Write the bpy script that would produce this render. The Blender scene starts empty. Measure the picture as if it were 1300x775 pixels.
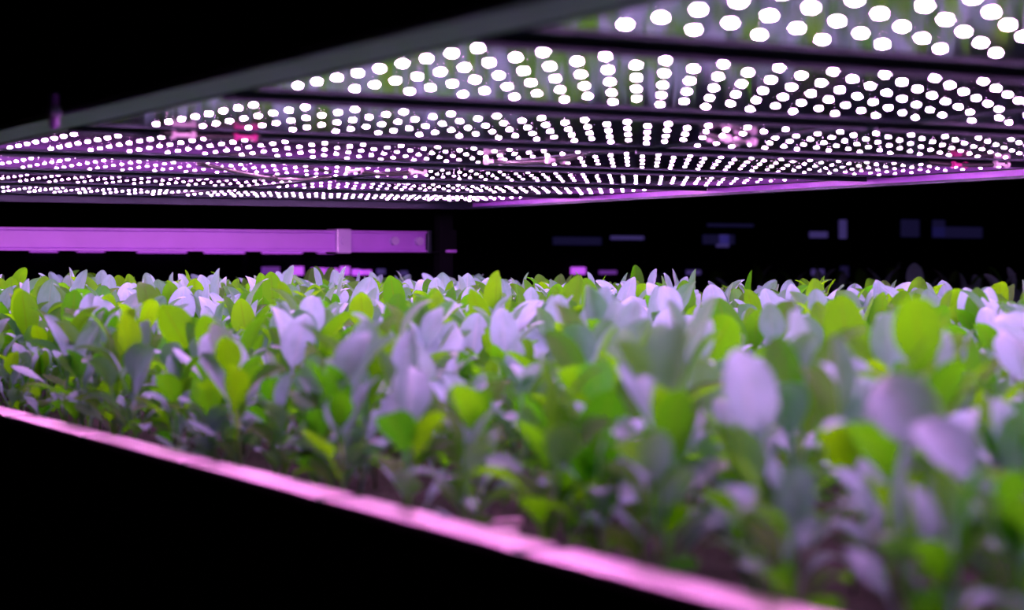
import bpy, bmesh, math, random
from mathutils import Matrix, Vector, Euler, noise

random.seed(11)
H = 0.13            # camera to lamp plane, metres; the shelf tier is measured in H
ZC = 1.14           # height of the camera above the floor
F = 2378.0          # focal length in pixels of the 1300 wide frame
YAW = math.atan((650 + 713) / F)
SN, CS = math.sin(YAW), math.cos(YAW)
scene = bpy.context.scene
COL = scene.collection


def P(v, u, z):
    """v across the shelf, u along it, z above the camera height, all in H."""
    return Vector((v * H, u * H, ZC + z * H))


def project(v, u, z):
    X = -u * SN + v * CS
    Z = u * CS + v * SN
    return 650 + F * X / Z, 338 - F * z / Z, Z


# ------------------------------------------------------------------ materials
def mat(name, color, rough=0.5, metal=0.0, spec=0.5, bump=0.0, bscale=60, var=0.0, emit=None, strength=0.0, coat=0.0):
    m = bpy.data.materials.new(name)
    m.use_nodes = True
    nt = m.node_tree
    b = nt.nodes['Principled BSDF']
    b.inputs['Base Color'].default_value = (*color, 1)
    b.inputs['Roughness'].default_value = rough
    b.inputs['Metallic'].default_value = metal
    b.inputs['Specular IOR Level'].default_value = spec
    b.inputs['Coat Weight'].default_value = coat
    if emit:
        b.inputs['Emission Color'].default_value = (*emit, 1)
        b.inputs['Emission Strength'].default_value = strength
    tc = nt.nodes.new('ShaderNodeTexCoord')
    if var:
        n = nt.nodes.new('ShaderNodeTexNoise')
        n.inputs['Scale'].default_value = bscale * 0.5
        nt.links.new(tc.outputs['Object'], n.inputs['Vector'])
        mx = nt.nodes.new('ShaderNodeMix'); mx.data_type = 'RGBA'
        mx.inputs['A'].default_value = (*[c * (1 - var) for c in color], 1)
        mx.inputs['B'].default_value = (*[min(1, c * (1 + var)) for c in color], 1)
        nt.links.new(n.outputs['Fac'], mx.inputs['Factor'])
        nt.links.new(mx.outputs['Result'], b.inputs['Base Color'])
    if bump:
        n2 = nt.nodes.new('ShaderNodeTexNoise')
        n2.inputs['Scale'].default_value = bscale
        nt.links.new(tc.outputs['Object'], n2.inputs['Vector'])
        bp = nt.nodes.new('ShaderNodeBump')
        bp.inputs['Strength'].default_value = bump
        bp.inputs['Distance'].default_value = 0.002
        nt.links.new(n2.outputs['Fac'], bp.inputs['Height'])
        nt.links.new(bp.outputs['Normal'], b.inputs['Normal'])
    return m


def leaf_material():
    m = bpy.data.materials.new('leaf_blade')
    m.use_nodes = True
    nt = m.node_tree
    N, L = nt.nodes, nt.links
    N.clear()
    out = N.new('ShaderNodeOutputMaterial')
    uv = N.new('ShaderNodeUVMap'); uv.uv_map = 'UVMap'
    sep = N.new('ShaderNodeSeparateXYZ'); L.new(uv.outputs['UV'], sep.inputs[0])

    def math_(op, a, b=None, c=None):
        n = N.new('ShaderNodeMath'); n.operation = op
        for i, x in enumerate((a, b, c)):
            if x is None:
                continue
            if isinstance(x, (int, float)):
                n.inputs[i].default_value = x
            else:
                L.new(x, n.inputs[i])
        return n.outputs[0]

    def ramp(x, lo, hi, a=0.0, b=1.0):
        n = N.new('ShaderNodeMapRange')
        n.inputs['From Min'].default_value = lo; n.inputs['From Max'].default_value = hi
        n.inputs['To Min'].default_value = a; n.inputs['To Max'].default_value = b
        L.new(x, n.inputs['Value']); return n.outputs[0]

    def mixc(f, a, b):
        n = N.new('ShaderNodeMix'); n.data_type = 'RGBA'
        L.new(f, n.inputs['Factor'])
        for k, x in (('A', a), ('B', b)):
            if isinstance(x, tuple):
                n.inputs[k].default_value = (*x, 1)
            else:
                L.new(x, n.inputs[k])
        return n.outputs['Result']

    ax = math_('ABSOLUTE', math_('SUBTRACT', sep.outputs['X'], 0.5))      # 0 at the midrib, .5 at the edge
    mid = ramp(ax, 0.018, 0.045, 1, 0)
    # side veins: curved lines running from the midrib to the margin
    ph = math_('SUBTRACT', math_('MULTIPLY', sep.outputs['Y'], 13.0), math_('MULTIPLY', ax, 7.0))
    side = ramp(math_('ABSOLUTE', math_('SUBTRACT', math_('FRACT', ph), 0.5)), 0.0, 0.09, 1, 0)
    vor = N.new('ShaderNodeTexVoronoi'); vor.feature = 'DISTANCE_TO_EDGE'; vor.inputs['Scale'].default_value = 22
    L.new(uv.outputs['UV'], vor.inputs['Vector'])
    net = ramp(vor.outputs['Distance'], 0.0, 0.10, 0.45, 0)
    vein = math_('MAXIMUM', math_('MAXIMUM', mid, math_('MULTIPLY', side, 0.55)), net)
    geo = N.new('ShaderNodeNewGeometry')
    oi = N.new('ShaderNodeObjectInfo')
    rnd = math_('FRACT', math_('ADD', math_('MULTIPLY', geo.outputs['Random Per Island'], 5.3), math_('MULTIPLY', oi.outputs['Random'], 7.7)))
    nz = N.new('ShaderNodeTexNoise'); nz.inputs['Scale'].default_value = 3.5
    L.new(uv.outputs['UV'], nz.inputs['Vector'])
    # bloom on the surface: pale silvery green
    oc = N.new('ShaderNodeSeparateColor'); L.new(oi.outputs['Color'], oc.inputs[0])
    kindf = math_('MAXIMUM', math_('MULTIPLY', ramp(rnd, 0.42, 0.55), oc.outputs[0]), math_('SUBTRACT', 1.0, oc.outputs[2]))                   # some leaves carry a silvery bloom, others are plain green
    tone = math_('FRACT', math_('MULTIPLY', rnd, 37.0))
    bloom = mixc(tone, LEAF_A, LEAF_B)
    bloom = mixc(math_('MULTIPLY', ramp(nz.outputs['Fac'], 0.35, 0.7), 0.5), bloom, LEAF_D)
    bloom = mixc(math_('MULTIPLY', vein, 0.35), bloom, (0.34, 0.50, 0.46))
    green = mixc(math_('MULTIPLY', vein, 0.4), LEAF_C, (0.16, 0.30, 0.05))
    surf = mixc(kindf, green, bloom)
    tran = mixc(tone, TRAN_A, TRAN_B)
    tran = mixc(math_('MULTIPLY', vein, 0.5), tran, (0.10, 0.30, 0.004))
    pr = N.new('ShaderNodeBsdfPrincipled')
    pr.inputs['Roughness'].default_value = 0.48
    L.new(ramp(kindf, 0, 1, 0.22, 0.5), pr.inputs['Specular IOR Level'])
    L.new(ramp(kindf, 0, 1, 0.0, 0.2), pr.inputs['Sheen Weight'])
    pr.inputs['Sheen Roughness'].default_value = 0.4
    L.new(surf, pr.inputs['Base Color'])
    bp = N.new('ShaderNodeBump'); bp.inputs['Strength'].default_value = 0.35; bp.inputs['Distance'].default_value = 0.0006
    L.new(math_('SUBTRACT', 1.0, vein), bp.inputs['Height'])
    L.new(bp.outputs['Normal'], pr.inputs['Normal'])
    tr = N.new('ShaderNodeBsdfTranslucent')
    L.new(tran, tr.inputs['Color']); L.new(bp.outputs['Normal'], tr.inputs['Normal'])
    mx = N.new('ShaderNodeMixShader'); L.new(ramp(kindf, 0, 1, 0.66, 0.22), mx.inputs[0])
    L.new(pr.outputs[0], mx.inputs[1]); L.new(tr.outputs[0], mx.inputs[2])
    L.new(mx.outputs[0], out.inputs['Surface'])
    return m


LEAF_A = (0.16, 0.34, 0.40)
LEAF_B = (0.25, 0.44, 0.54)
LEAF_C = (0.04, 0.17, 0.015)
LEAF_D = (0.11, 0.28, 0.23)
TRAN_A = (0.17, 0.66, 0.001)
TRAN_B = (0.05, 0.44, 0.004)
LED_COL = (1.10, 0.40, 1.0)
LED_POW = 640.0

M_LEAF = leaf_material()
M_STEM = mat('stem_flesh', (0.10, 0.26, 0.05), 0.45, var=0.3, bscale=200)
M_STEM.node_tree.nodes['Principled BSDF'].inputs['Subsurface Weight'].default_value = 0.0
M_LED = mat('lamp_lens', (0.9, 0.85, 0.6), 0.3, emit=LED_COL, strength=LED_POW)
M_PLATE = mat('lamp_reflector', (0.03, 0.03, 0.075), 0.07, metal=0.0, spec=0.6, var=0.15)
M_HOUSE = mat('dark_grey_aluminium', (0.016, 0.028, 0.045), 0.45, metal=0.5, bump=0.1)
M_ALU = mat('dull_aluminium', (0.12, 0.19, 0.19), 0.5, metal=0.4, var=0.15, bump=0.1)
M_BLACK = mat('black_steel', (0.003, 0.003, 0.006), 0.85, spec=0.06)
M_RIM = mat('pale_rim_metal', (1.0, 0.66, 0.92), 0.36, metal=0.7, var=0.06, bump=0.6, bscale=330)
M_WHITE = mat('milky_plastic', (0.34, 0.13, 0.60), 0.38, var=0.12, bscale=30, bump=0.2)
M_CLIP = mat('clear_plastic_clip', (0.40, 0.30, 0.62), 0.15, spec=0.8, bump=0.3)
M_FILM = mat('black_film', (0.005, 0.005, 0.010), 0.45, spec=0.18, bump=0.5, bscale=7)
M_CABLE = mat('black_cable', (0.02, 0.02, 0.024), 0.4)
M_CONN = mat('white_connector', (0.85, 0.70, 0.85), 0.3)
M_RED = mat('red_connector', (0.60, 0.04, 0.30), 0.3)
M_FLOOR = mat('dark_floor', (0.02, 0.02, 0.025), 0.5, var=0.3, bscale=8, bump=0.2)
M_WALL = mat('dark_wall', (0.012, 0.012, 0.018), 0.8, var=0.3, bscale=6)
M_CRATE = mat('dusky_crate', (0.16, 0.12, 0.30), 0.6, var=0.2)
M_FARLED = mat('far_lamp_glow', (0.6, 0.2, 0.8), 0.4, emit=(0.55, 0.09, 0.9), strength=1.1)
M_FARDIM = mat('far_lamp_dim', (0.4, 0.2, 0.7), 0.4, emit=(0.30, 0.07, 0.62), strength=0.35)
M_RACK = mat('dark_blue_steel', (0.03, 0.03, 0.06), 0.5)
M_FARFAINT = mat('far_faint_glow', (0.2, 0.2, 0.5), 0.4, emit=(0.05, 0.04, 0.2), strength=0.12)
M_FARBLUE = mat('far_status_glow', (0.3, 0.25, 0.6), 0.4, emit=(0.16, 0.11, 0.5), strength=0.22)


def soil_material():
    m = mat('growing_mat_fibre', (0.035, 0.025, 0.02), 0.9)
    nt = m.node_tree; N, L = nt.nodes, nt.links
    tc = N.new('ShaderNodeTexCoord')
    v = N.new('ShaderNodeTexVoronoi'); v.inputs['Scale'].default_value = 230; v.inputs['Randomness'].default_value = 1
    L.new(tc.outputs['Object'], v.inputs['Vector'])
    r = N.new('ShaderNodeValToRGB')
    r.color_ramp.elements[0].position = 0.12; r.color_ramp.elements[0].color = (0.6, 0.45, 0.42, 1)
    r.color_ramp.elements[1].position = 0.2; r.color_ramp.elements[1].color = (0.010, 0.010, 0.008, 1)
    n = N.new('ShaderNodeTexNoise'); n.inputs['Scale'].default_value = 90
    L.new(tc.outputs['Object'], n.inputs['Vector'])
    mt = N.new('ShaderNodeMath'); mt.operation = 'ADD'
    mr = N.new('ShaderNodeMapRange'); mr.inputs['From Min'].default_value = 0.45; mr.inputs['From Max'].default_value = 0.6
    mr.inputs['To Min'].default_value = 0.0; mr.inputs['To Max'].default_value = 0.4
    L.new(n.outputs['Fac'], mr.inputs['Value'])
    L.new(v.outputs['Distance'], mt.inputs[0]); L.new(mr.outputs[0], mt.inputs[1])
    L.new(mt.outputs[0], r.inputs['Fac'])
    L.new(r.outputs['Color'], N['Principled BSDF'].inputs['Base Color'])
    bp = N.new('ShaderNodeBump'); bp.inputs['Strength'].default_value = 0.8; bp.inputs['Distance'].default_value = 0.003
    L.new(v.outputs['Distance'], bp.inputs['Height']); L.new(bp.outputs['Normal'], N['Principled BSDF'].inputs['Normal'])
    return m


M_SOIL = soil_material()


# ------------------------------------------------------------------ helpers
def tag(o, label=None, cat=None, group=None, kind=None):
    if label: o['label'] = label
    if cat: o['category'] = cat
    if group: o['group'] = group
    if kind: o['kind'] = kind
    return o


def empty(name, loc, rz=0.0):
    o = bpy.data.objects.new(name, None)
    COL.objects.link(o)
    o.empty_display_size = 0.02
    o.location = loc
    o.rotation_euler = (0, 0, rz)
    return o


def link(name, me, parent=None, loc=None):
    o = bpy.data.objects.new(name, me)
    COL.objects.link(o)
    if parent: o.parent = parent
    if loc is not None: o.location = loc
    return o


class MB:
    """collects shapes in metres; build() links them as one mesh object"""
    def __init__(self):
        self.bm = bmesh.new()

    def box(self, a, b, bevel=0.0):
        x0, y0, z0 = [min(p, q) for p, q in zip(a, b)]
        x1, y1, z1 = [max(p, q) for p, q in zip(a, b)]
        r = bmesh.ops.create_cube(self.bm, size=1.0, matrix=Matrix.Translation(((x0 + x1) / 2, (y0 + y1) / 2, (z0 + z1) / 2)) @ Matrix.Diagonal((x1 - x0, y1 - y0, z1 - z0, 1)))
        if bevel:
            es = list({e for v in r['verts'] for e in v.link_edges})
            bmesh.ops.bevel(self.bm, geom=es, offset=bevel, segments=2, affect='EDGES', profile=0.5)
        return self

    def tube(self, pts, r, n=8, cap=True):
        rings = []
        pts = [Vector(p) for p in pts]
        for i, p in enumerate(pts):
            d = (pts[min(i + 1, len(pts) - 1)] - pts[max(i - 1, 0)]).normalized()
            a = Vector((0, 0, 1)) if abs(d.z) < 0.9 else Vector((1, 0, 0))
            s = d.cross(a).normalized(); t = s.cross(d)
            rr = r[i] if isinstance(r, (list, tuple)) else r
            rings.append([self.bm.verts.new(p + (s * math.cos(k * 2 * math.pi / n) + t * math.sin(k * 2 * math.pi / n)) * rr) for k in range(n)])
        for A, B in zip(rings, rings[1:]):
            for k in range(n):
                self.bm.faces.new((A[k], A[(k + 1) % n], B[(k + 1) % n], B[k]))
        if cap:
            self.bm.faces.new(rings[0]); self.bm.faces.new(rings[-1])
        return self

    def mesh(self, name, m, smooth=False):
        bmesh.ops.recalc_face_normals(self.bm, faces=self.bm.faces[:])
        me = bpy.data.meshes.new(name)
        self.bm.to_mesh(me); self.bm.free()
        me.materials.append(m)
        if smooth:
            me.polygons.foreach_set('use_smooth', [True] * len(me.polygons))
        return me

    def build(self, name, m, parent=None, smooth=False, loc=None):
        return link(name, self.mesh(name, m, smooth), parent, loc)


def B(mb, a, b, bevel=0.0, org=(0, 0, 0)):
    """box between two points given in (v, u, z) of H relative to org"""
    o = Vector(org) * H
    return mb.box(Vector(a) * H - o, Vector(b) * H - o, bevel)


# ------------------------------------------------------------------ room
FX0, FX1, FY0, FY1, RZ = -2.6, 9.0, -2.6, 13.0, 3.2
MB().box((FX0, FY0, -0.1), (FX1, FY1, 0)).build('floor', M_FLOOR)['kind'] = 'structure'
MB().box((FX0, FY0, RZ), (FX1, FY1, RZ + 0.1)).build('ceiling', M_WALL)['kind'] = 'structure'
MB().box((FX0 - 0.1, FY0, 0), (FX0, FY1, RZ)).build('wall_left', M_WALL)['kind'] = 'structure'
MB().box((FX1, FY0, 0), (FX1 + 0.1, FY1, RZ)).build('wall_right', M_WALL)['kind'] = 'structure'
MB().box((FX0, FY1, 0), (FX1, FY1 + 0.1, RZ)).build('wall_back', M_WALL)['kind'] = 'structure'
MB().box((FX0, FY0 - 0.1, 0), (FX1, FY0, RZ)).build('wall_front', M_WALL)['kind'] = 'structure'

# ------------------------------------------------------------------ the growing bed
U0, U1, V0, V1 = 3.0, 27.0, 3.80, 14.4       # bed extents
RIMZ, RIMW, SOILZ = -1.15, 0.22, -1.35
bed = empty('growing_bed', P((V0 + V1) / 2, (U0 + U1) / 2, -8.77 + 0))
bed.location.z = 0.0
tag(bed, 'long black growing bed with a glowing pink rim, full of leafy seedlings', 'growing bed')
BO = Vector(((V0 + V1) / 2 * H, (U0 + U1) / 2 * H, 0))


def bw(v, u, z):
    return P(v, u, z) - BO


mb = MB()
mb.box(bw(V0 + 0.02, U0 + 0.02, -1.75), bw(V1 - 0.02, U1 - 0.02, -1.93))
for a, b in (((V0 + 0.02, U0 + 0.02), (V0 + 0.06, U1 - 0.02)), ((V1 - 0.06, U0 + 0.02), (V1 - 0.02, U1 - 0.02)),
             ((V0 + 0.06, U0 + 0.02), (V1 - 0.06, U0 + 0.06)), ((V0 + 0.06, U1 - 0.06), (V1 - 0.06, U1 - 0.02))):
    mb.box(bw(a[0], a[1], -1.6), bw(b[0], b[1], RIMZ - 0.035))
mb.build('tray', M_BLACK, bed)

# rim in lengths that meet at dark joints, along the near long side
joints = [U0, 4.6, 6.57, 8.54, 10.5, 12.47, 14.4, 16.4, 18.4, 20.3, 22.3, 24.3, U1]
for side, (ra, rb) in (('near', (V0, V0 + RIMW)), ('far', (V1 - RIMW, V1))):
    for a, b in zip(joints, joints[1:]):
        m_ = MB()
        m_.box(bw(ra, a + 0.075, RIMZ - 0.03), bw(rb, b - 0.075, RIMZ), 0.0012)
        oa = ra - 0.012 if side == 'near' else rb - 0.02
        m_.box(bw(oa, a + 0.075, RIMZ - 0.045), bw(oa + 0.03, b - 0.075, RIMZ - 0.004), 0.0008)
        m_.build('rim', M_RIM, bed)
    for a in joints[1:-1]:
        MB().box(bw(ra - 0.014, a - 0.075, RIMZ - 0.09), bw(rb + 0.01, a + 0.075, RIMZ - 0.010), 0.0006).build('rim_joint', M_HOUSE, bed)
for a, b in ((U0, U0 + RIMW), (U1 - RIMW, U1)):
    MB().box(bw(V0 + RIMW, a, RIMZ - 0.05), bw(V1 - RIMW, b, RIMZ - 0.01), 0.001).build('end_rim', M_BLACK, bed)
# black film skirt hanging in soft folds
bm = bmesh.new()
NX, NZ = 130, 16
grid = []
for i in range(NX + 1):
    u = U0 + (U1 - U0) * i / NX
    row = []
    for j in range(NZ + 1):
        z = RIMZ - 0.035 - 2.6 * j / NZ
        d = 0.03 * (j / NZ) ** 0.8 + 0.03 * noise.noise(Vector((u * 0.9, z * 0.7, 3.1))) * min(1, j / 3) + 0.02 * math.sin(u * 1.7 + z * 1.4) * min(1, j / 4)
        row.append(bm.verts.new(bw(V0 + 0.012 - abs(d), u, z)))
    grid.append(row)
for i in range(NX):
    for j in range(NZ):
        bm.faces.new((grid[i][j], grid[i + 1][j], grid[i + 1][j + 1], grid[i][j + 1]))
me = bpy.data.meshes.new('skirt'); bm.to_mesh(me); bm.free()
me.materials.append(M_FILM); me.polygons.foreach_set('use_smooth', [True] * len(me.polygons))
sk = link('skirt', me, bed)
sm = sk.modifiers.new('thickness', 'SOLIDIFY'); sm.thickness = 0.0012
# legs and under-frame down to the floor
for v in (V0 + 0.35, V1 - 0.35):
    for u in (U0 + 0.4, (U0 + U1) / 2, U1 - 0.4):
        a = bw(v - 0.14, u - 0.14, -1.75); b = bw(v + 0.14, u + 0.14, 0); b.z = 0.0
        MB().box((a.x, a.y, b.z), (b.x, b.y, a.z), 0.002).build('leg', M_BLACK, bed)
# growing mat: fibre and pale grit
bm = bmesh.new()
NXs, NYs = 50, 110
gg = []
for i in range(NXs + 1):
    row = []
    for j in range(NYs + 1):
        v = V0 + 0.08 + (V1 - V0 - 0.16) * i / NXs; u = U0 + 0.08 + (U1 - U0 - 0.16) * j / NYs
        row.append(bm.verts.new(P(v, u, SOILZ + 0.03 * noise.noise(Vector((v * 3, u * 3, 0)))) - BO))
    gg.append(row)
for i in range(NXs):
    for j in range(NYs):
        bm.faces.new((gg[i][j], gg[i + 1][j], gg[i + 1][j + 1], gg[i][j + 1]))
ext = bmesh.ops.extrude_face_region(bm, geom=bm.faces[:])
for v_ in [g for g in ext['geom'] if isinstance(g, bmesh.types.BMVert)]:
    v_.co.z = ZC - 1.58 * H
me = bpy.data.meshes.new('growing_mat'); bm.to_mesh(me); bm.free(); me.materials.append(M_SOIL)
gm = link('growing_mat', me, bed)
gm['label'] = 'dark fibrous growing mat with pale grit'
# white dividing strips between the planting channels, seen where the seedlings thin out at the near corner
for a, va_, vb_ in ((8.15, V0 + 0.26, V0 + 0.9), (8.45, V0 + 0.26, V0 + 1.1)):
    MB().box(bw(va_, a - 0.03, -1.42), bw(vb_, a + 0.03, -1.31), 0.001).build('channel_divider', M_RIM, bed)


# ------------------------------------------------------------------ leaves and seedlings
def leaf_template(name, blade, half_w, petiole, t0, bend, cup, wave, twist, nx=6, ny=11):
    """a spoon-shaped leaf rising from the origin and leaning to +X; metres"""
    total = blade + petiole
    vs, uvs = [], []
    ts = [0, 0.5] + [1 + k for k in range(ny)]
    x = z = 0.0
    prev = 0.0
    rows = []
    for idx, tt in enumerate(ts):
        s = petiole * tt if tt <= 1 else petiole + blade * (1 - (1 - (tt - 1) / (ny - 1)) ** 1.6)
        n = 8
        for q in range(n):
            sm_ = prev + (s - prev) * (q + 0.5) / n
            th = t0 + bend * (sm_ / total) ** 2.2
            x += math.sin(th) * (s - prev) / n; z += math.cos(th) * (s - prev) / n
        prev = s
        rows.append((s, x, z, t0 + bend * (s / total) ** 2.2))
    rnd = random.Random(name)
    p1, p2 = rnd.random() * 6, rnd.random() * 6
    peak, tipx = rnd.uniform(0.40, 0.54), rnd.uniform(0.58, 0.80)
    for s, x, z, th in rows:
        b = max(0.0, (s - petiole) / blade)
        if b < peak: w = half_w * math.sin(math.pi / 2 * b / peak) ** 0.95
        else: w = half_w * max(0.0, 1 - ((b - peak) / (1.004 - peak)) ** 2.0) ** tipx
        w = max(w, 0.012 * H if b < 0.8 else half_w * 0.1)
        tw = twist * b
        nrm = Vector((-math.cos(th), 0, math.sin(th)))      # upper face
        side = Vector((0, 1, 0))
        sd = side * math.cos(tw) + nrm * math.sin(tw); nr = nrm * math.cos(tw) - side * math.sin(tw)
        for i in range(nx + 1):
            a = i / nx * 2 - 1
            off = cup * w * (a * a) + wave * half_w * math.sin(b * 9 + p1 + (1.5 if a > 0 else 0)) * abs(a) ** 2 * b + 0.02 * half_w * math.sin(b * 17 + p2)
            if abs(a) < 0.01: off -= 0.05 * half_w * min(1, 3 * (1 - b))
            co = Vector((x, 0, z)) + sd * (a * w) + nr * off
            vs.append(co); uvs.append((i / nx, b))
    faces = []
    for r in range(len(rows) - 1):
        for i in range(nx):
            a = r * (nx + 1) + i
            faces.append((a, a + 1, a + nx + 2, a + nx + 1))
    return vs, uvs, faces


def mesh_from(name, vs, uvs, faces, material):
    me = bpy.data.meshes.new(name)
    me.from_pydata(vs, [], faces)
    ul = me.uv_layers.new(name='UVMap')
    li = [0] * len(me.loops); me.loops.foreach_get('vertex_index', li)
    flat = []
    for k in li: flat.extend(uvs[k])
    ul.data.foreach_set('uv', flat)
    me.materials.append(material)
    me.polygons.foreach_set('use_smooth', [True] * len(me.polygons))
    me.update()
    return me


R_ = math.radians
specs = [  # blade, half width, petiole, start tilt, bend, cup, wave, twist
    (0.50, 0.165, 0.46, 4, 22, 0.10, 0.05, 0.0),
    (0.54, 0.155, 0.46, 8, 58, 0.22, 0.06, 0.3),
    (0.47, 0.150, 0.40, 9, 62, 0.30, 0.10, -0.3),
    (0.55, 0.165, 0.36, 10, 92, 0.32, 0.08, 0.2),
    (0.44, 0.135, 0.34, 14, 48, -0.12, 0.06, -0.5),
    (0.52, 0.145, 0.46, 3, 8, 0.34, 0.04, 0.5),
    (0.46, 0.150, 0.32, 16, 78, 0.15, 0.14, 0.5),
    (0.58, 0.130, 0.40, 6, 52, 0.40, 0.05, -0.6),
    (0.40, 0.140, 0.44, 5, 24, 0.18, 0.10, 0.2),
    (0.52, 0.150, 0.38, 12, 118, 0.20, 0.06, 0.0),
]
TPL = []
for i, (bl, hw, pe, t0, be, cu, wa, tw) in enumerate(specs):
    vs, uvs, fs = leaf_template('leaf%d' % i, bl * H * 0.84, hw * H * 0.76, pe * H * 0.62, R_(t0), R_(be), cu, wa, tw)
    TPL.append((vs, uvs, fs, mesh_from('leaf', vs, uvs, fs, M_LEAF)))
ST_V = [(0.0011 * math.cos(k * math.pi / 3) * r, 0.0011 * math.sin(k * math.pi / 3) * r, z) for z, r in ((-0.03, 1.2), (0.3, 1.0), (0.7, 0.85), (1.0, 0.5)) for k in range(6)]
ST_F = [(a * 6 + k, a * 6 + (k + 1) % 6, a * 6 + 6 + (k + 1) % 6, a * 6 + 6 + k) for a in range(3) for k in range(6)] + [(18, 19, 20, 21, 22, 23), (5, 4, 3, 2, 1, 0)]
stem_me = mesh_from('stem', ST_V, [(0.5, 0.5)] * 24, ST_F, M_STEM)


def growth(u, v):
    """the crop stands taller towards the far end and lower along the rim"""
    g = 0.84 + 0.075 * min(1, max(0, (u - 8) / 12))
    return g * (0.82 + 0.18 * min(1, (v - V0) / 1.5))


def plant_leaves(rng, grow=1.0):
    """(template, yaw, extra pitch, scale, foot x, y, z) for each leaf, and the stem's scale"""
    n = rng.choice((7, 8, 9))
    y0 = rng.uniform(0, 6.28)
    sh = rng.uniform(0.74, 1.08) * grow * 0.66 * H      # stem height
    lx, ly = rng.uniform(-0.10, 0.10), rng.uniform(-0.10, 0.10)
    out = []
    for k in range(n):
        f = 1.0 - 0.88 * (k / (n - 1)) ** 1.15
        yaw = y0 + k * 2.4 + rng.uniform(-0.5, 0.5)
        if k < 2: tpl = rng.choice((0, 1, 5, 8, 1, 7))
        elif k < 5: tpl = rng.choice((1, 2, 3, 4, 6, 7, 9))
        else: tpl = rng.choice((2, 3, 4, 6, 9))
        sc = (0.36 + 0.64 * grow) * rng.uniform(0.80, 1.08) * (1.0 if k < 5 else 0.85)
        zz = f * sh
        out.append((tpl, yaw, rng.uniform(-0.12, 0.2) + (0.28 if k > 3 else 0), sc, lx * zz, ly * zz, zz))
    return out, (sh, lx, ly)


def leaf_matrix(l):
    tpl, yaw, pitch, sc, fx, fy, foot = l
    return Matrix.Translation((fx, fy, foot)) @ Matrix.Rotation(yaw, 4, 'Z') @ Matrix.Rotation(pitch, 4, 'Y') @ Matrix.Diagonal((sc, sc, sc, 1))


ORD = 'zeroth first second third fourth fifth sixth seventh eighth ninth tenth eleventh twelfth thirteenth fourteenth fifteenth sixteenth seventeenth eighteenth nineteenth twentieth twentyfirst twentysecond twentythird twentyfourth twentyfifth twentysixth twentyseventh twentyeighth twentyninth thirtieth'.split()
for k in 'thirty forty fifty sixty'.split():
    ORD += [k + s for s in 'first second third fourth fifth sixth seventh eighth ninth'.split()] + ['fortieth' if k == 'thirty' else 'fiftieth' if k == 'forty' else 'sixtieth' if k == 'fifty' else 'seventieth']

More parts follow.
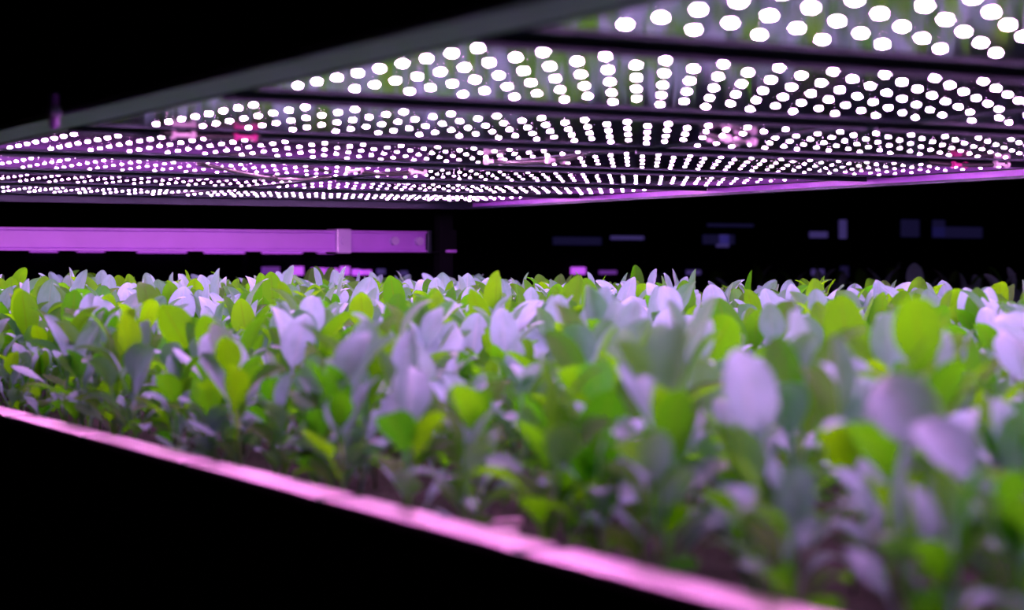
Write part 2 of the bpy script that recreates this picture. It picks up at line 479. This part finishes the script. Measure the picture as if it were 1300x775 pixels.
# seedlings whose upper leaf stands out: tip pixel x, y, leaf width in pixels, distance, lean, bloom or green, wording
HEROES = [
    (500, 351, 31, 20, -3, 0, 1, 'seedling with an upright oval yellow-green leaf beside a rounded lavender one'),
    (466, 347, 38, 21.5, 14, 1, 1, 'seedling with a rounded lavender leaf standing up below the channel clamp'),
    (236, 361, 36, 19, 9, 1, 0, 'seedling with a blunt lavender leaf standing behind a broad green leaf'),
    (215, 385, 46, 14, -22, 0, 1, 'seedling with a broad veined green leaf in front of the blunt lavender one'),
    (850, 386, 54, 15, -6, 1, 0, 'seedling with the largest upright lavender leaf in the middle of the bed'),
    (640, 358, 32, 22, 8, 1, 1, 'seedling with a lavender leaf sticking up against the dark beyond'),
    (374, 393, 46, 13, 5, 1, 0, 'seedling with a soft domed lavender leaf near the pink rim'),
    (262, 407, 44, 11.8, -12, 1, 1, 'seedling with a lavender leaf bent at the tip close to the rim'),
    (303, 381, 32, 18, -12, 0, 1, 'seedling with a pointed green leaf between two lavender leaves'),
    (912, 383, 54, 15, -18, 0, 0, 'seedling with a wide bright green leaf beside the largest lavender leaf'),
    (915, 353, 34, 20, 3, 1, 1, 'seedling with a tall narrow lavender leaf behind the wide green one'),
    (948, 400, 60, 12, 38, 0, 1, 'seedling with a long green leaf slanting across the wide green one'),
    (1066, 376, 54, 12.5, -8, 0, 0, 'seedling with a big round green leaf rising in front of the dark'),
    (1120, 374, 32, 17, 2, 0, 1, 'seedling with a neat oval green leaf beyond the big round one'),
    (1150, 371, 30, 17, 20, 0, 0, 'seedling with a curved green leaf next to the neat oval one'),
    (1195, 388, 38, 14.5, 16, 0, 1, 'seedling with a narrow green leaf leaning over before the dark'),
    (981, 362, 28, 18, -10, 1, 0, 'seedling with a slim pale leaf standing between green ones'),
    (1250, 402, 66, 9.6, -44, 1, 1, 'seedling with a long lavender leaf slanting down near the edge'),
    (1284, 366, 62, 12, -30, 1, 0, 'seedling with a wide lavender leaf at the very edge of the view'),
    (985, 436, 88, 7.4, 6, 1, 0, 'blurred seedling nearest the lens with a tall lavender leaf'),
    (1075, 470, 84, 6.4, -52, 1, 1, 'blurred seedling with a big lavender leaf sprawling sideways'),
    (1180, 500, 70, 6.2, -35, 1, 0, 'blurred seedling with a drooping lavender leaf beside the sprawling one'),
    (1240, 560, 90, 5.2, 15, 0, 1, 'blurred seedling with a large dark green leaf nearest the corner'),
    (798, 365, 42, 17.5, -12, 1, 1, 'seedling with a broad rounded lavender leaf left of the tallest ones'.replace('left of', 'just before')),
    (706, 361, 26, 21, 2, 0, 1, 'seedling with a small bright green leaf tip at the far side'),
    (590, 392, 46, 14.5, 0, 1, 1, 'seedling with a cool grey lavender leaf in the middle of the bed'),
    (345, 346, 26, 20, -2, 0, 0, 'seedling with an upright green leaf under the pink slim lamps'),
    (455, 372, 34, 16, -8, 0, 1, 'seedling with a folded green leaf before the rounded lavender one'),
    (780, 498, 70, 8.6, 18, 0, 0, 'blurred seedling with a wide olive green leaf in the near crop'),
    (612, 405, 40, 12.5, 55, 1, 1, 'seedling with a lavender leaf arching flat over green leaves'),
    (1015, 388, 40, 14, -5, 1, 1, 'seedling with a pale upright leaf just past the slanting green one'),
    (695, 395, 44, 13.5, 30, 1, 0, 'seedling with a pointed lavender leaf tilted in the middle rows'),
    (160, 352, 26, 22, 0, 1, 1, 'seedling with a small dusky leaf tip below the purple channel'),
    (30, 372, 34, 17, -5, 0, 1, 'seedling with a green oval leaf at the far end of the rim side'),
]


def hero_room(px, Z):
    m = 1.0
    for h in HEROES:
        if abs(px - h[0]) < h[2] * 0.95 and h[3] - 4.5 < Z < h[3] + 0.35: m = min(m, 0.62 if abs(px - h[0]) < h[2] * 0.7 else 0.78)
    return m


DV, DU = 0.385, 0.38
prng = random.Random(5)
spots = []
row = 0
v = V0 + RIMW + 0.20
while v < V1 - RIMW - 0.12:
    u = U0 + 0.35 + (row % 2) * DU / 2
    k = 0
    while u < U1 - 0.25:
        vv = v + prng.uniform(-0.11, 0.11); uu = u + prng.uniform(-0.13, 0.13)
        if row == 0: vv = max(vv, V0 + RIMW + 0.12)
        sz = 1.0
        px, py, Z = project(vv, uu, SOILZ)
        thin = False
        if 7.6 < u < 8.9 and row < 2 and prng.random() < 0.6: thin = True     # sparse corner by the rim
        if -170 < px < 1480 and not thin:
            spots.append([row, k, vv, uu, Z, px, prng.uniform(0, 6.28), prng.randint(0, 10 ** 6), hero_room(px, Z)])
        u += DU; k += 1
    v += DV; row += 1
spots.sort(key=lambda s: s[4])
inframe = [s for s in spots if -25 < s[5] < 1325 and project(s[2], s[3], -0.2)[1] < 785]
N_IND = 296 - len(HEROES) - 20
chosen = inframe[:N_IND]
ids = {id(s) for s in chosen}
rest = [s for s in spots if id(s) not in ids]


def stem_matrix(sh, lx, ly):
    m = Matrix.Diagonal((1, 1, sh, 1))
    m[0][2] = lx * sh; m[1][2] = ly * sh
    return m


def place_seedling(loc, yaw, seed, scale=1.0, grow=1.0, hero=None):
    r = empty('leafy_seedling', loc, yaw)
    r.scale = (scale,) * 3
    rng = random.Random(seed)
    st = link('stem', stem_me, r)
    ls, (sh, lx, ly) = plant_leaves(rng, grow)
    if hero:
        ls = [l for l in ls if l[6] < 0.72 * sh]; sh, lx, ly = hero[1], 0.0, 0.0
        ls = [l[:4] + (0, 0, min(l[6], sh * 0.85)) for l in ls]
        o = link('leaf', TPL[hero[2]][3], r); o.matrix_local = hero[0]; o.color = hero[3]
    st.matrix_local = stem_matrix(sh, lx, ly)
    for l in ls:
        o = link('leaf', TPL[l[0]][3], r)
        o.matrix_local = leaf_matrix(l)
    return r


byrow = {}
for s in chosen: byrow.setdefault(s[0], []).append(s)
for rw in sorted(byrow):
    for n, s in enumerate(sorted(byrow[rw], key=lambda q: q[3])):
        loc = P(s[2], s[3], SOILZ)
        o = place_seedling(loc, s[6], s[7], grow=growth(s[3], s[2]) * s[8])
        first = 'first visible' if n == 0 else ORD[n + 1]
        tag(o, 'leafy green seedling, %s from the near end in %s row from the pink rim' % (first, ORD[rw + 1]), 'seedling', 'leafy seedlings in the growing bed')

for n, (px, py, w_, Z, lean, bloom, away, lab) in enumerate(HEROES):
    tpl = (0, 5, 0, 8)[n % 4] if abs(lean) < 25 else 1
    bl, hw, pe = specs[tpl][0] * 0.84, specs[tpl][1] * 0.76, specs[tpl][2] * 0.62
    sc = min(1.45, w_ * Z / F / (2 * hw))
    ln = (bl + pe) * 0.97 * sc
    a = math.radians(lean)
    X = (px - 650) * Z / F - math.sin(a) * ln
    zt = (338 - py) * Z / F - math.cos(a) * ln
    v_, u_ = X * CS + Z * SN, Z * CS - X * SN
    v_ = min(max(v_, V0 + RIMW + 0.1), V1 - 0.3)
    right = Vector((CS, -SN, 0)); view = Vector((SN, CS, 0)); up = Vector((0, 0, 1))
    up2 = up * math.cos(a) + right * math.sin(a); r2 = right * math.cos(a) - up * math.sin(a)
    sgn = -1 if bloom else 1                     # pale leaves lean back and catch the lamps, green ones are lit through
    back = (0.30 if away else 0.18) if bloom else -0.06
    X_ = -view * sgn; Y_ = r2 * sgn
    Mb = Matrix(((X_.x, Y_.x, up2.x, 0), (X_.y, Y_.y, up2.y, 0), (X_.z, Y_.z, up2.z, 0), (0, 0, 0, 1)))
    foot = max(0.05, zt - SOILZ) * H
    M4 = Matrix.Translation((0, 0, foot)) @ Mb @ Matrix.Rotation(((n * 37) % 11 - 5) * 0.07, 4, 'Z') @ Matrix.Rotation(back, 4, 'Y') @ Matrix.Diagonal((sc, sc, sc, 1))
    o = place_seedling(P(v_, u_, SOILZ), 0.0, 900 + n, grow=growth(u_, v_) * 0.9, hero=(M4, foot + 0.002, tpl, (1, 1, 0, 1) if bloom else (0, 1, 1, 1)))
    tag(o, lab, 'seedling', 'leafy seedlings in the growing bed')

# the rest of the crop, further off: one object
AV, AUV, AF, SV, SF = [], [], [], [], []
for s in rest:
    base = Matrix.Translation(P(s[2], s[3], SOILZ)) @ Matrix.Rotation(s[6], 4, 'Z')
    rng = random.Random(s[7])
    ls, st_ = plant_leaves(rng, growth(s[3], s[2]) * s[8])
    mm = base @ stem_matrix(*st_); o_ = len(SV)
    SV.extend([mm @ Vector(c) for c in ST_V]); SF.extend([tuple(i + o_ for i in f_) for f_ in ST_F])
    for l in ls:
        mm = base @ leaf_matrix(l)
        vs, uvs, fs, _ = TPL[l[0]]
        o_ = len(AV)
        AV.extend([mm @ c for c in vs]); AUV.extend(uvs)
        AF.extend([tuple(i + o_ for i in f_) for f_ in fs])
nA, nF = len(AV), len(AF)
AV += SV; AUV += [(0.5, 0.5)] * len(SV); AF += [tuple(i + nA for i in f_) for f_ in SF]
cme = mesh_from('seedling_crop', AV, AUV, AF, M_LEAF); cme.materials.append(M_STEM)
cme.polygons.foreach_set('material_index', [0] * nF + [1] * len(SF))
co = link('seedling_crop', cme)
tag(co, 'dense mass of leafy green seedlings filling the bed behind the nearer ones', 'seedlings', 'leafy seedlings in the growing bed', 'stuff')


# ------------------------------------------------------------------ lamp panels
HZ = 1.0                                    # plane of the lenses
UPITCH, ROWP, COLP = 3.12, 0.261, 0.348
bm = bmesh.new()
rr = 0.017 * H
prev = None
for (fr, fz) in ((1.0, 0.0), (0.86, -0.16), (0.45, -0.28)):
    ring = [bm.verts.new((rr * fr * math.cos(k * math.pi / 5), rr * fr * math.sin(k * math.pi / 5), rr * fz)) for k in range(10)]
    if prev:
        for k in range(10): bm.faces.new((prev[k], ring[k], ring[(k + 1) % 10], prev[(k + 1) % 10]))
    prev = ring
bm.faces.new(prev[::-1])
lens_me = bpy.data.meshes.new('led'); bm.to_mesh(lens_me); bm.free()
lens_me.materials.append(M_LED)
lens_me.polygons.foreach_set('use_smooth', [True] * len(lens_me.polygons))
LV = [v_.co.copy() for v_ in lens_me.vertices]; LF = [tuple(p.vertices) for p in lens_me.polygons]

shift = {-2: 0.0, -1: 0.0, 0: 0.13, 1: 0.0, 2: -0.09, 3: 0.05, 4: -0.04, 5: 0.08, 6: 0.0}
SECT = ['in front of', 'nearest', 'second', 'third', 'fourth', 'fifth', 'sixth', 'farthest']


def lamp_panel(k, half):
    us = 4.44 + UPITCH * k
    ua, ub = us - 0.30, us + 8 * ROWP + 0.30
    va, vb = (4.00, 8.88) if half == 0 else (8.98, 14.22)
    vc, uc = (va + vb) / 2, (ua + ub) / 2
    org = P(vc, uc, HZ)

    def q(v, u, z): return P(v, u, HZ + z) - org
    r = empty('grow_light_panel', org)
    nm = SECT[k + 1] if k >= -1 else ''
    if k == -2:  # unseen bank, added to brighten the nearest seedlings
        lab = 'added LED grow light panel out of sight, brightening the near end, %s' % ('at the open side' if half == 0 else 'at the far side')
    elif k == -1:
        lab = 'LED grow light panel overhead before the first in view, %s' % ('at the open side' if half == 0 else 'at the far side')
    else:
        lab = 'LED grow light panel, %s bank away, %s' % (nm, 'half above the pink rim' if half == 0 else 'half towards the purple ledge')
    tag(r, lab, 'grow light', 'LED grow light panels over the bed')
    m_ = MB()
    m_.box(q(va, ua, 0.04), q(vb, ub, 0.26), 0.0015)
    for j in range(5):                       # cooling fins on the back
        uu = ua + (ub - ua) * (j + 1) / 6
        m_.box(q(va + 0.1, uu - 0.03, 0.26), q(vb - 0.1, uu + 0.03, 0.40))
    m_.build('housing', M_HOUSE, r)
    f_ = MB()
    t = 0.035
    f_.box(q(va, ua, -0.03), q(vb, ua + t, 0.04)); f_.box(q(va, ub - t, -0.004), q(vb, ub, 0.04))
    f_.box(q(va, ua + t, 0.0), q(va + t, ub - t, 0.04)); f_.box(q(vb - t, ua + t, 0.0), q(vb, ub - t, 0.04))
    f_.build('frame', M_HOUSE, r)
    MB().box(q(va + t, ua + t, 0.006), q(vb - t, ub - t, 0.04)).build('reflector', M_PLATE, r)
    pos = []
    v0 = (4.155 if half == 0 else 9.192) + shift[k]
    for j in range(9):
        for i in range(14):
            vv = v0 + COLP * i; uu = us + ROWP * j
            if va + 0.08 < vv < vb - 0.08:
                pos.append((vv, uu))
    if k < 0: ind, rem = [], pos
    else:
        onscreen = [p for p in pos if -10 < project(p[0], p[1], HZ)[0] < 1310 and project(p[0], p[1], HZ)[1] > -10]
        onscreen.sort(key=lambda p: project(p[0], p[1], HZ)[2])
        ind = onscreen[:100]; si = set(ind); rem = [p for p in pos if p not in si]
    for p in ind:
        link('led', lens_me, r, q(p[0], p[1], 0.006))
    if rem:
        vs, fs = [], []
        for p in rem:
            o_ = len(vs); c = q(p[0], p[1], 0.006)
            vs.extend([c + x for x in LV]); fs.extend([tuple(i + o_ for i in f) for f in LF])
        me = bpy.data.meshes.new('led_array'); me.from_pydata(vs, [], fs); me.materials.append(M_LED)
        me.polygons.foreach_set('use_smooth', [True] * len(me.polygons))
        a = link('led_array', me, r); a['kind'] = 'stuff'
    # mounting brackets to the rack's bars
    for vv in (va + 0.5, vb - 0.5):
        MB().box(q(vv - 0.12, uc - 0.25, 0.26), q(vv + 0.12, uc + 0.25, 0.62), 0.001).build('bracket', M_BLACK, r)
    return r


for k in range(-2, 7):
    for half in (0, 1):
        lamp_panel(k, half)

# ------------------------------------------------------------------ the rack that carries the lamps
RO = P(9, 13, 0); RO.z = 0


def rk(v, u, z): return P(v, u, z) - RO


rack = empty('grow_rack', RO)
tag(rack, 'dark steel rack frame that carries the light panels above the bed', 'rack')
for v_ in (V0 - 0.13, V1 + 0.08):
    for u_ in (-2.4, 27.55 if v_ > 9 else 27.0):
        a = rk(v_ - 0.12, u_ - 0.12, 0); b = rk(v_ + 0.12, u_ + 0.12, 3.2)
        MB().box((a.x, a.y, 0), b, 0.002).build('post', M_BLACK, rack)
MB().box(rk(3.60, -2.4, 1.0), rk(3.97, 27.0, 1.03), 0.002).build('side_rail', M_ALU, rack)
MB().box(rk(3.58, -2.4, 1.03), rk(3.66, 27.0, 1.85), 0.002).build('side_rail', M_BLACK, rack)
MB().box(rk(V1 - 0.05, -2.4, 1.06), rk(V1 + 0.13, 27.6, 1.40), 0.002).build('side_rail', M_BLACK, rack)
for v_ in (4.12, 8.4, 9.48, 13.72):
    MB().box(rk(v_ - 0.10, -2.4, 1.62), rk(v_ + 0.10, 27.4, 1.85), 0.001).build('carrier_bar', M_BLACK, rack)
MB().box(rk(V0 - 0.2, -2.5, 1.85), rk(V1 + 0.15, 27.7, 2.0)).build('shelf_deck', M_BLACK, rack)
# pale ledges under the panels' far edges
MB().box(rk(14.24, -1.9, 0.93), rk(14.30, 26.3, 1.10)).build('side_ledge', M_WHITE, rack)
MB().box(rk(14.10, -1.9, 0.90), rk(14.30, 26.3, 0.93)).build('ledge_lip', M_HOUSE, rack)
MB().box(rk(3.6, 26.1, 0.90), rk(14.3, 26.2, 1.12)).build('end_ledge', M_HOUSE, rack)

# ------------------------------------------------------------------ milky purple tube behind the bed
lt = empty('light_channel', P(9, 27.9, 0.24))
tag(lt, 'long milky purple channel crossing behind the bed under the lamp panels', 'channel')
LO = P(9, 27.9, 0.24)


def lq(v, u, z): return P(v, u, z) - LO


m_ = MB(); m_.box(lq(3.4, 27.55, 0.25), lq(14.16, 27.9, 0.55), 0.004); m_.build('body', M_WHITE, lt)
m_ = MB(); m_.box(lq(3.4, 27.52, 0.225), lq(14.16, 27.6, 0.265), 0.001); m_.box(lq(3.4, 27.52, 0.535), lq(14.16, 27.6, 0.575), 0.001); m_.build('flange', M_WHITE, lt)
m_ = MB(); m_.box(lq(12.52, 27.49, 0.20), lq(12.78, 27.95, 0.60), 0.003)
o = m_.build('clamp', M_CLIP, lt)
for vx in (12.65, 13.55, 14.0):
    m_ = MB(); m_.tube([lq(vx, 27.46, 0.41), lq(vx, 27.56, 0.41)], 0.07 * H, 10); m_.build('clamp_screw' if vx < 13 else 'screw', M_CLIP, lt)
m_ = MB(); m_.box(lq(14.16, 27.50, 0.21), lq(14.24, 27.95, 0.59), 0.002); m_.build('end_plate', M_HOUSE, lt)
m_ = MB(); m_.box(lq(14.42, 27.42, 0.21), lq(14.66, 27.44, 0.60), 0.0005); m_.box(lq(14.24, 27.44, 0.21), lq(14.66, 27.9, 0.25), 0.002); m_.build('end_bracket', M_BLACK, lt)
m_ = MB(); m_.box(lq(14.44, 27.36, 0.22), lq(14.64, 27.42, 0.27), 0.002); m_.build('bracket_lip', M_WHITE, lt)


# ------------------------------------------------------------------ cables and connectors under the panels
def bez(p0, p1, p2, p3, n=18):
    return [p0 * (1 - t) ** 3 + p1 * 3 * t * (1 - t) ** 2 + p2 * 3 * t * t * (1 - t) + p3 * t ** 3 for t in [k / n for k in range(n + 1)]]


def cable(va, ua, vb, ub, sag, where, conns=()):
    o0 = P(va, ua, 0.98)
    r = empty('power_cable', o0)
    tag(r, where, 'cable', 'power cables under the light panels')
    pts = bez(P(va, ua, 0.98) - o0, P(va + (vb - va) * .3, ua, 0.98 - sag) - o0, P(va + (vb - va) * .7, ub, 0.98 - sag) - o0, P(vb, ub, 0.98) - o0)
    MB().tube(pts, 0.022 * H, 7).build('cord', M_CABLE, r, True)
    for t, m2 in conns:
        c = pts[int(t * (len(pts) - 1))]
        d = 0.03 * H
        mb2 = MB(); mb2.box(c + Vector((-2.2 * d, -d * .8, -d * .6)), c + Vector((2.2 * d, d * .8, d * .5)), 0.0015)
        mb2.tube([c + Vector((-3 * d, 0, 0)), c + Vector((-2 * d, 0, 0))], 0.035 * H, 8); mb2.tube([c + Vector((3 * d, 0, 0)), c + Vector((2 * d, 0, 0))], 0.035 * H, 8)
        mb2.build('connector', m2, r)
    return r


def at_plane(px, py, z=1.0):
    Z = F * z / (338 - py); X = (px - 650) * Z / F
    return X * CS + Z * SN, Z * CS - X * SN      # v, u


def cable_px(a, b, sag, where, conns=()):
    va, ua = at_plane(*a); vb, ub = at_plane(*b)
    return cable(va, ua, vb, ub, sag, where, conns)


cable_px((205, 165), (330, 170), 0.02, 'short pink cable with connectors between the second and third light panels', ((0.25, M_CONN), (0.85, M_RED)))
cable_px((250, 205), (420, 222), 0.10, 'black cable looping under the fourth light panel', ((0.5, M_CABLE),))
cable_px((440, 212), (540, 214), 0.06, 'black cable with two pale connectors hanging under the fourth panels', ((0.15, M_CONN), (0.9, M_CONN)))
cable_px((620, 200), (740, 193), 0.06, 'black cable with pale connectors near the middle of the lamps', ((0.15, M_CONN), (0.7, M_CONN)))
cable_px((890, 166), (960, 175), 0.04, 'cable with pale connector under the third panel', ((0.3, M_CONN), (0.85, M_CONN)))
cable_px((1180, 203), (1280, 205), 0.03, 'cable with red connector near the purple ledge', ((0.4, M_RED), (0.9, M_CONN)))

# strap hanging at the open edge of the lamps
va, ua = 3.5, 12.14
o0 = P(va, ua, 1.05)
st = empty('hanging_strap', o0)
tag(st, 'short purple strap hanging from the open edge of the lamp rack', 'strap')
MB().box(Vector((-0.004, -0.005, -0.020)), Vector((0.004, 0.005, 0.012)), 0.003).build('webbing', M_WHITE, st)
MB().box(Vector((-0.005, -0.007, -0.010)), Vector((0.005, 0.007, 0.000)), 0.002).build('buckle', M_CLIP, st)


# ------------------------------------------------------------------ neighbouring bed in the dark
nb = empty('growing_bed', Vector((29.5 * H, 34 * H, 0)))
tag(nb, 'unlit neighbouring growing bed in the dark beyond the lit one', 'growing bed')
NO = Vector((29.5 * H, 34 * H, 0))
MB().box(P(26.0, 22, -1.9) - NO, P(33.0, 45, -1.7) - NO, 0.002).build('tray', M_BLACK, nb)
for vv in (26.4, 32.6):
    for uu in (22.4, 44.6):
        a = P(vv - .12, uu - .12, 0) - NO; b = P(vv + .12, uu + .12, -1.9) - NO
        MB().box((a.x, a.y, 0), (b.x, b.y, b.z)).build('leg', M_BLACK, nb)
prng2 = random.Random(3)
dark_px = [(800, 24), (830, 26), (960, 24), (985, 22), (1010, 25), (1040, 21), (1065, 23), (1095, 20), (1120, 22), (1140, 21), (1165, 19.5), (1185, 20), (1205, 19), (1225, 21), (1240, 19.5), (1262, 20), (1275, 19), (1290, 21), (905, 25), (930, 23)]
dark_px.sort()
for n, (px, Z) in enumerate(dark_px):
    # find v so that the column px is met on v in the bed
    vv = 27.0 + (n % 3) * 2.0
    ratio = (px - 650) / F
    # X = -u sn + v cs ; Z = u cs + v sn ; X = ratio Z
    uu = vv * (CS - ratio * SN) / (SN + ratio * CS)
    if uu > 44.5:
        vv = 24.9 + n * 0.55; uu = vv * (CS - ratio * SN) / (SN + ratio * CS)
    uu = min(uu, 44.6)
    o = place_seedling(P(vv, uu, -1.7), prng2.uniform(0, 6.28), prng2.randint(0, 9999), prng2.uniform(1.22, 1.4), 1.0)
    tag(o, 'dark seedling on the unlit neighbouring bed, %s counting from its far end' % ORD[n + 1], 'seedling', 'dark seedlings on the neighbouring bed')


# ------------------------------------------------------------------ dark racks in the background
UR = 46.0


def far_rack(v0, v1, label, uc=UR, dep=3.2):
    vc = (v0 + v1) / 2
    o0 = P(vc, uc, 0); o0.z = 0
    r = empty('storage_rack', o0)
    tag(r, label, 'rack', 'dark racks in the background')

    def q(v, u, z): return P(v, uc + u, z) - o0
    for vv in (v0 + .2, vc, v1 - .2):
        for uu in (0.2, dep):
            a = q(vv - .2, uu - .16, 0); b = q(vv + .2, uu + .16, 9)
            MB().box((a.x, a.y, 0), b, 0.002).build('post', M_BLACK, r)
    for z in (-4.5, -1.0, 2.4, 5.5, 8.5):
        MB().box(q(v0, 0.1, z - 0.16), q(v1, dep, z), 0.002).build('shelf', M_BLACK, r)
        MB().box(q(v0, 0.0, z - 0.3), q(v1, 0.1, z + 0.06), 0.002).build('beam', M_RACK, r)
    MB().box(q(v0, 0.38, -1.0), q(v1, 0.46, 2.3), 0.001).build('front_panel', M_BLACK, r)
    return r, o0


R1, O1 = far_rack(5.0, 17.2, 'dark shelving rack far behind the purple channel, dotted with small pink lamps')
R2, O2 = far_rack(18.4, 31.4, 'dark shelving rack far behind the bed with faint bluish lamps')
R3, O3 = far_rack(31.9, 52.0, 'dark shelving rack farthest along, beyond the unlit bed')


def far_lamp(px, py, w, h, m_, u=UR):
    r_ = (px - 650) / F
    v = u * (SN + r_ * CS) / (CS - r_ * SN)
    Z = u * CS + v * SN
    s = Z / F * H
    c = P(v, u + 0.3, (338 - py) * Z / F)
    R, O = (R1, O1) if v < 17.8 else (R2, O2) if v < 31.7 else (R3, O3)
    c = c - O
    w2 = w / 2 * s / math.cos(YAW)
    MB().box((c.x - w2, c.y - 0.010, c.z - h / 2 * s), (c.x + w2, c.y + 0.012, c.z + h / 2 * s), 0.002).build('lamp', m_, R)


for px, py, w, h in ((211, 319.5, 56, 3.2), (283, 320, 62, 3.4), (360, 320.5, 54, 2.6), (60, 319, 30, 2), (120, 319, 30, 2), (420, 321, 20, 1.5)):
    far_lamp(px, py, w, h, M_FARLED)
for px, py, w, h, mm in ((348, 344, 22, 10, M_FARDIM), (334, 345, 8, 10, M_FARDIM), (383, 344, 13, 11, M_FARLED), (410, 345, 15, 9, M_FARLED), (428, 345, 12, 8, M_FARLED),
                         (444, 344, 9, 11, M_FARLED), (458, 346, 7, 8, M_FARLED), (470, 346, 12, 6, M_FARLED), (565, 347, 6, 5, M_FARLED), (519, 347, 7, 6, M_FARBLUE), (490, 345, 8, 7, M_FARBLUE),
                         (741, 344, 16, 9, M_FARLED), (779, 346, 20, 5, M_FARDIM), (868, 353, 6, 6, M_FARLED), (888, 346, 16, 6, M_FARBLUE), (1050, 359, 5, 5, M_FARBLUE), (1046, 346, 14, 8, M_FARBLUE),
                         (808, 302, 50, 5, M_FARBLUE), (740, 306, 60, 10, M_FARFAINT), (920, 304, 40, 12, M_FARFAINT), (925, 306, 14, 16, M_FARBLUE), (1078, 291, 7, 24, M_FARBLUE), (1047, 298, 22, 8, M_FARBLUE),
                         (1215, 295, 90, 14, M_FARFAINT), (866, 308, 10, 14, M_FARFAINT), (935, 286, 60, 4, M_FARFAINT), (1080, 345, 8, 14, M_FARFAINT), (1180, 290, 60, 22, M_FARFAINT)):
    far_lamp(px, py, w, h, mm)

# ------------------------------------------------------------------ world, camera, colour
w = bpy.data.worlds.new('dark_room'); scene.world = w; w.use_nodes = True
w.node_tree.nodes['Background'].inputs[0].default_value = (0.3, 0.35, 1.0, 1)
w.node_tree.nodes['Background'].inputs[1].default_value = 0.002

cd = bpy.data.cameras.new('camera'); cam = bpy.data.objects.new('camera', cd); COL.objects.link(cam)
cam.location = (0, 0, ZC)
cam.rotation_euler = (math.radians(90), 0, -YAW)
cd.sensor_width = 36; cd.sensor_fit = 'HORIZONTAL'; cd.lens = 36 * F / 1300
cd.shift_x = 0.0; cd.shift_y = (338 - 387.5) / 1300
cd.clip_start = 0.05; cd.clip_end = 60
cd.dof.use_dof = True; cd.dof.focus_distance = 21.5 * H; cd.dof.aperture_fstop = 6.2; cd.dof.aperture_ratio = 0.9
scene.camera = cam

scene.view_settings.view_transform = 'Standard'
scene.view_settings.look = 'None'
scene.view_settings.exposure = 0.0
scene.view_settings.gamma = 1.0
scene.view_settings.use_curve_mapping = False
scene.cycles.use_denoising = True
try:
    scene.cycles.denoiser = 'OPENIMAGEDENOISE'
except Exception:
    pass
scene.cycles.use_light_tree = True
scene.cycles.max_bounces = 6
scene.cycles.transmission_bounces = 6
scene.cycles.sample_clamp_indirect = 6.0
